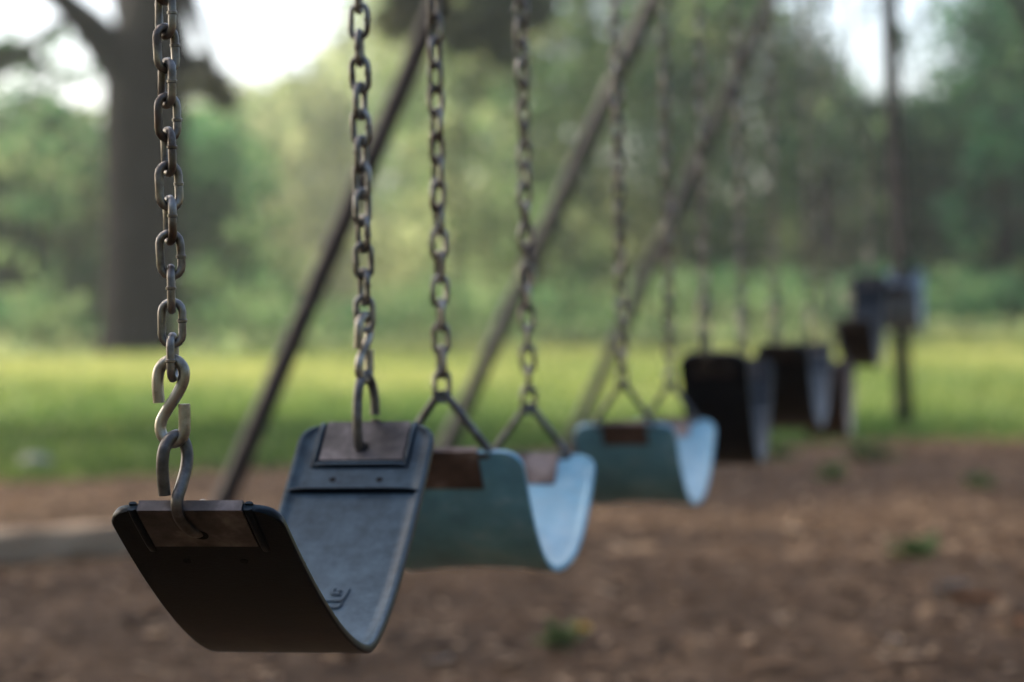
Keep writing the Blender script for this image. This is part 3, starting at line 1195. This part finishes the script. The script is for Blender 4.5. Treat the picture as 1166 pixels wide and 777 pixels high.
k = OD / FPX
mb = MB()
sp = spline([OP(157, 415), OP(157, 398), OP(157, 370), OP(160, 280), OP(163, 180), OP(166, 110), OP(172, 60), OP(178, 0), OP(186, -80), OP(196, -170), OP(215, -260)], 4)
rad = np.interp(np.arange(len(sp)) / 4, [0, 1, 2, 3, 4, 5, 6, 7, 8, 9, 10], np.array([58, 49, 43, 42, 45, 49, 48, 35, 30, 25, 14]) * k)
mb.tube(sp, [float(q) for q in rad], 16)
mb.build('trunk', M_BARK, oak, local=omw)
limbs = [
    ([(150, 95), (118, 48), (80, 8), (40, -25), (-30, -60), (-120, -80)], [30, 24, 16, 14, 11, 4], -.5),
    ([(178, 20), (215, -45), (280, -95), (370, -120), (450, -95), (520, -30), (560, 20)], [30, 24, 19, 15, 11, 8, 3], -1.0),
    ([(170, 60), (150, 0), (130, -70), (90, -150), (40, -230)], [34, 24, 19, 14, 6], 1.5),
    ([(180, -40), (210, -130), (270, -210), (350, -260)], [26, 20, 14, 5], 2.0),
    ([(90, 18), (50, 40), (10, 66), (-40, 70)], [9, 7, 5, 2], -.5),
    ([(205, -35), (225, 20), (240, 60), (250, 100)], [10, 7, 5, 2], -1.5),
    ([(186, -60), (150, -130), (90, -180), (0, -220), (-150, -230)], [22, 18, 14, 10, 4], -4),
    ([(186, -70), (230, -150), (300, -190), (420, -230), (560, -240)], [22, 18, 14, 10, 4], -5),
    ([(186, -70), (160, -180), (130, -300), (120, -380)], [20, 16, 11, 4], -2),
]
for pts, rr, dd in limbs:
    mb = MB()
    sp = spline([OP(x, y, dd * min(1, i / 2)) for i, (x, y) in enumerate(pts)], 5)
    rad = np.interp(np.arange(len(sp)) / 5, range(len(rr)), np.array(rr) * k)
    mb.tube(sp, [float(q) for q in rad], 9)
    mb.build('limb', M_BARK, oak, local=omw)
cl = []


def oc(px, py, dd, rp, tn, zr=.7):
    q = OP(px, py, dd) - Vector((ob.x, ob.y, oz))
    cl.append(((q.x, q.y, q.z), (rp * k, rp * k, rp * k * zr), tn))


# the foliage that hangs into the picture
for (px, py, rp, tn) in [(560, 25, 38, .15), (530, 45, 26, .2), (600, 10, 30, .1), (575, 60, 20, .1), (500, 20, 26, .3), (452, 28, 26, .8), (470, -5, 30, .6),
                         (620, -30, 34, .1), (560, -30, 40, .1), (510, -40, 40, .2),
                         (240, 95, 26, .8), (225, 75, 20, .7), (255, 112, 20, .6), (218, 100, 16, .7),
                         (20, 62, 20, .3), (-15, 70, 26, .3), (45, 75, 12, .3), (60, 145, 10, .4), (400, -60, 50, .3), (450, -60, 40, .4)]:
    oc(px, py, rnd.uniform(-2, 0), rp * (1.25 if px > 430 else 1.1), tn)
# crown above the frame
hang = list(cl)
cl.clear()
for i in range(38):
    a = rnd.uniform(0, 6.283)
    q = rnd.random() ** .5
    px = 190 + math.cos(a) * q * 520
    dd = math.sin(a) * q * 8.0
    py = -150 - rnd.random() * 330 * (1 - .6 * q)
    oc(px, py, dd, rnd.uniform(55, 100), max(0, rnd.gauss(.35, .2)), .6)
V, tn = clump_leaves(cl, 110, .14)
Vh, tnh = clump_leaves(hang, 2600, .085)
V, tn = np.concatenate([V, Vh]), np.concatenate([tn, tnh])
quads_mesh('crown', V, M_OAKLEAF, oak, tint=tn)

# unseen trees added left of the picture to shade the swings and ground
tree('tree', 'unseen shade tree added left of the picture beside the swings', -2030, 10.0, -3019, -406, 1375, .4, M_OAKLEAF, 64, trunk_r=.26, size=.13, spread=.75, per=75)

tree('tree', 'unseen shade tree added in the lawn left of the picture, behind the timber edging', -945, 18.0, -1369, -147, 700, .4, M_OAKLEAF, 54, trunk_r=.24, size=.13, spread=.75, per=48)

tree('tree', 'unseen shade tree added left of the picture whose crown reaches over the middle swings', -600, 14.5, -1785, -360, 800, .4, M_OAKLEAF, 60, trunk_r=.24, size=.13, spread=.75, per=75)

tree('tree', 'unseen shade tree added farthest to the left of the picture, level with the nearest swing', -5950, 4.0, -8100, -1400, 3300, .4, M_OAKLEAF, 60, trunk_r=.26, size=.13, spread=.75, per=75)

# ------------------------------------------------------------------ air
HAZE = True
if HAZE:
    mb = MB()
    X, Y0, Y1, Z0, Z1 = 155, -65, 165, -1.3, 19
    mb.add([(-X, Y0, Z0), (X, Y0, Z0), (X, Y1, Z0), (-X, Y1, Z0), (-X, Y0, Z1), (X, Y0, Z1), (X, Y1, Z1), (-X, Y1, Z1)],
           [(3, 2, 1, 0), (4, 5, 6, 7), (0, 1, 5, 4), (1, 2, 6, 5), (2, 3, 7, 6), (3, 0, 4, 7)])
    m = bpy.data.materials.new('haze_air')
    m.use_nodes = True
    nt = m.node_tree
    nt.nodes.remove(nt.nodes['Principled BSDF'])
    pv = N(nt, 'ShaderNodeVolumePrincipled', Density=0.00065, Anisotropy=0.5)
    pv.inputs['Color'].default_value = (0.92, 0.96, 0.92, 1)
    nt.links.new(pv.outputs['Volume'], nt.nodes['Material Output'].inputs['Volume'])
    o = mb.build('haze', m, smooth=False)
    tag(o, kind='stuff')

# ------------------------------------------------------------------ light
w = bpy.data.worlds.new('World')
SC.world = w
w.use_nodes = True
nt = w.node_tree
bg = nt.nodes['Background']
sky = nt.nodes.new('ShaderNodeTexSky')
sky.sky_type = 'NISHITA'
sky.sun_disc = False
sky.sun_elevation = SUN_EL
sky.sun_rotation = SUN_AZ
sky.dust_density = 4.0
sky.air_density = 0.85
sky.ozone_density = 1.0
nt.links.new(sky.outputs['Color'], bg.inputs['Color'])
bg.inputs['Strength'].default_value = 0.15
sd = bpy.data.lights.new('sun', 'SUN')
sd.energy = 5.0
sd.angle = math.radians(3)
sd.color = (1.0, 0.93, 0.80)
so = bpy.data.objects.new('sun', sd)
COL.objects.link(so)
sv = Vector((math.sin(SUN_AZ) * math.cos(SUN_EL), math.cos(SUN_AZ) * math.cos(SUN_EL), math.sin(SUN_EL)))
so.rotation_euler = sv.to_track_quat('Z', 'Y').to_euler()
so.location = sv * 60

vs = SC.view_settings
vs.view_transform = 'Standard'
vs.look = 'None'
vs.exposure = 1.6
vs.gamma = 1.0
SC.cycles.use_denoising = True
SC.cycles.max_bounces = 8
SC.cycles.volume_bounces = 0
SC.cycles.caustics_reflective = False
SC.cycles.caustics_refractive = False
SC.cycles.sample_clamp_indirect = 6
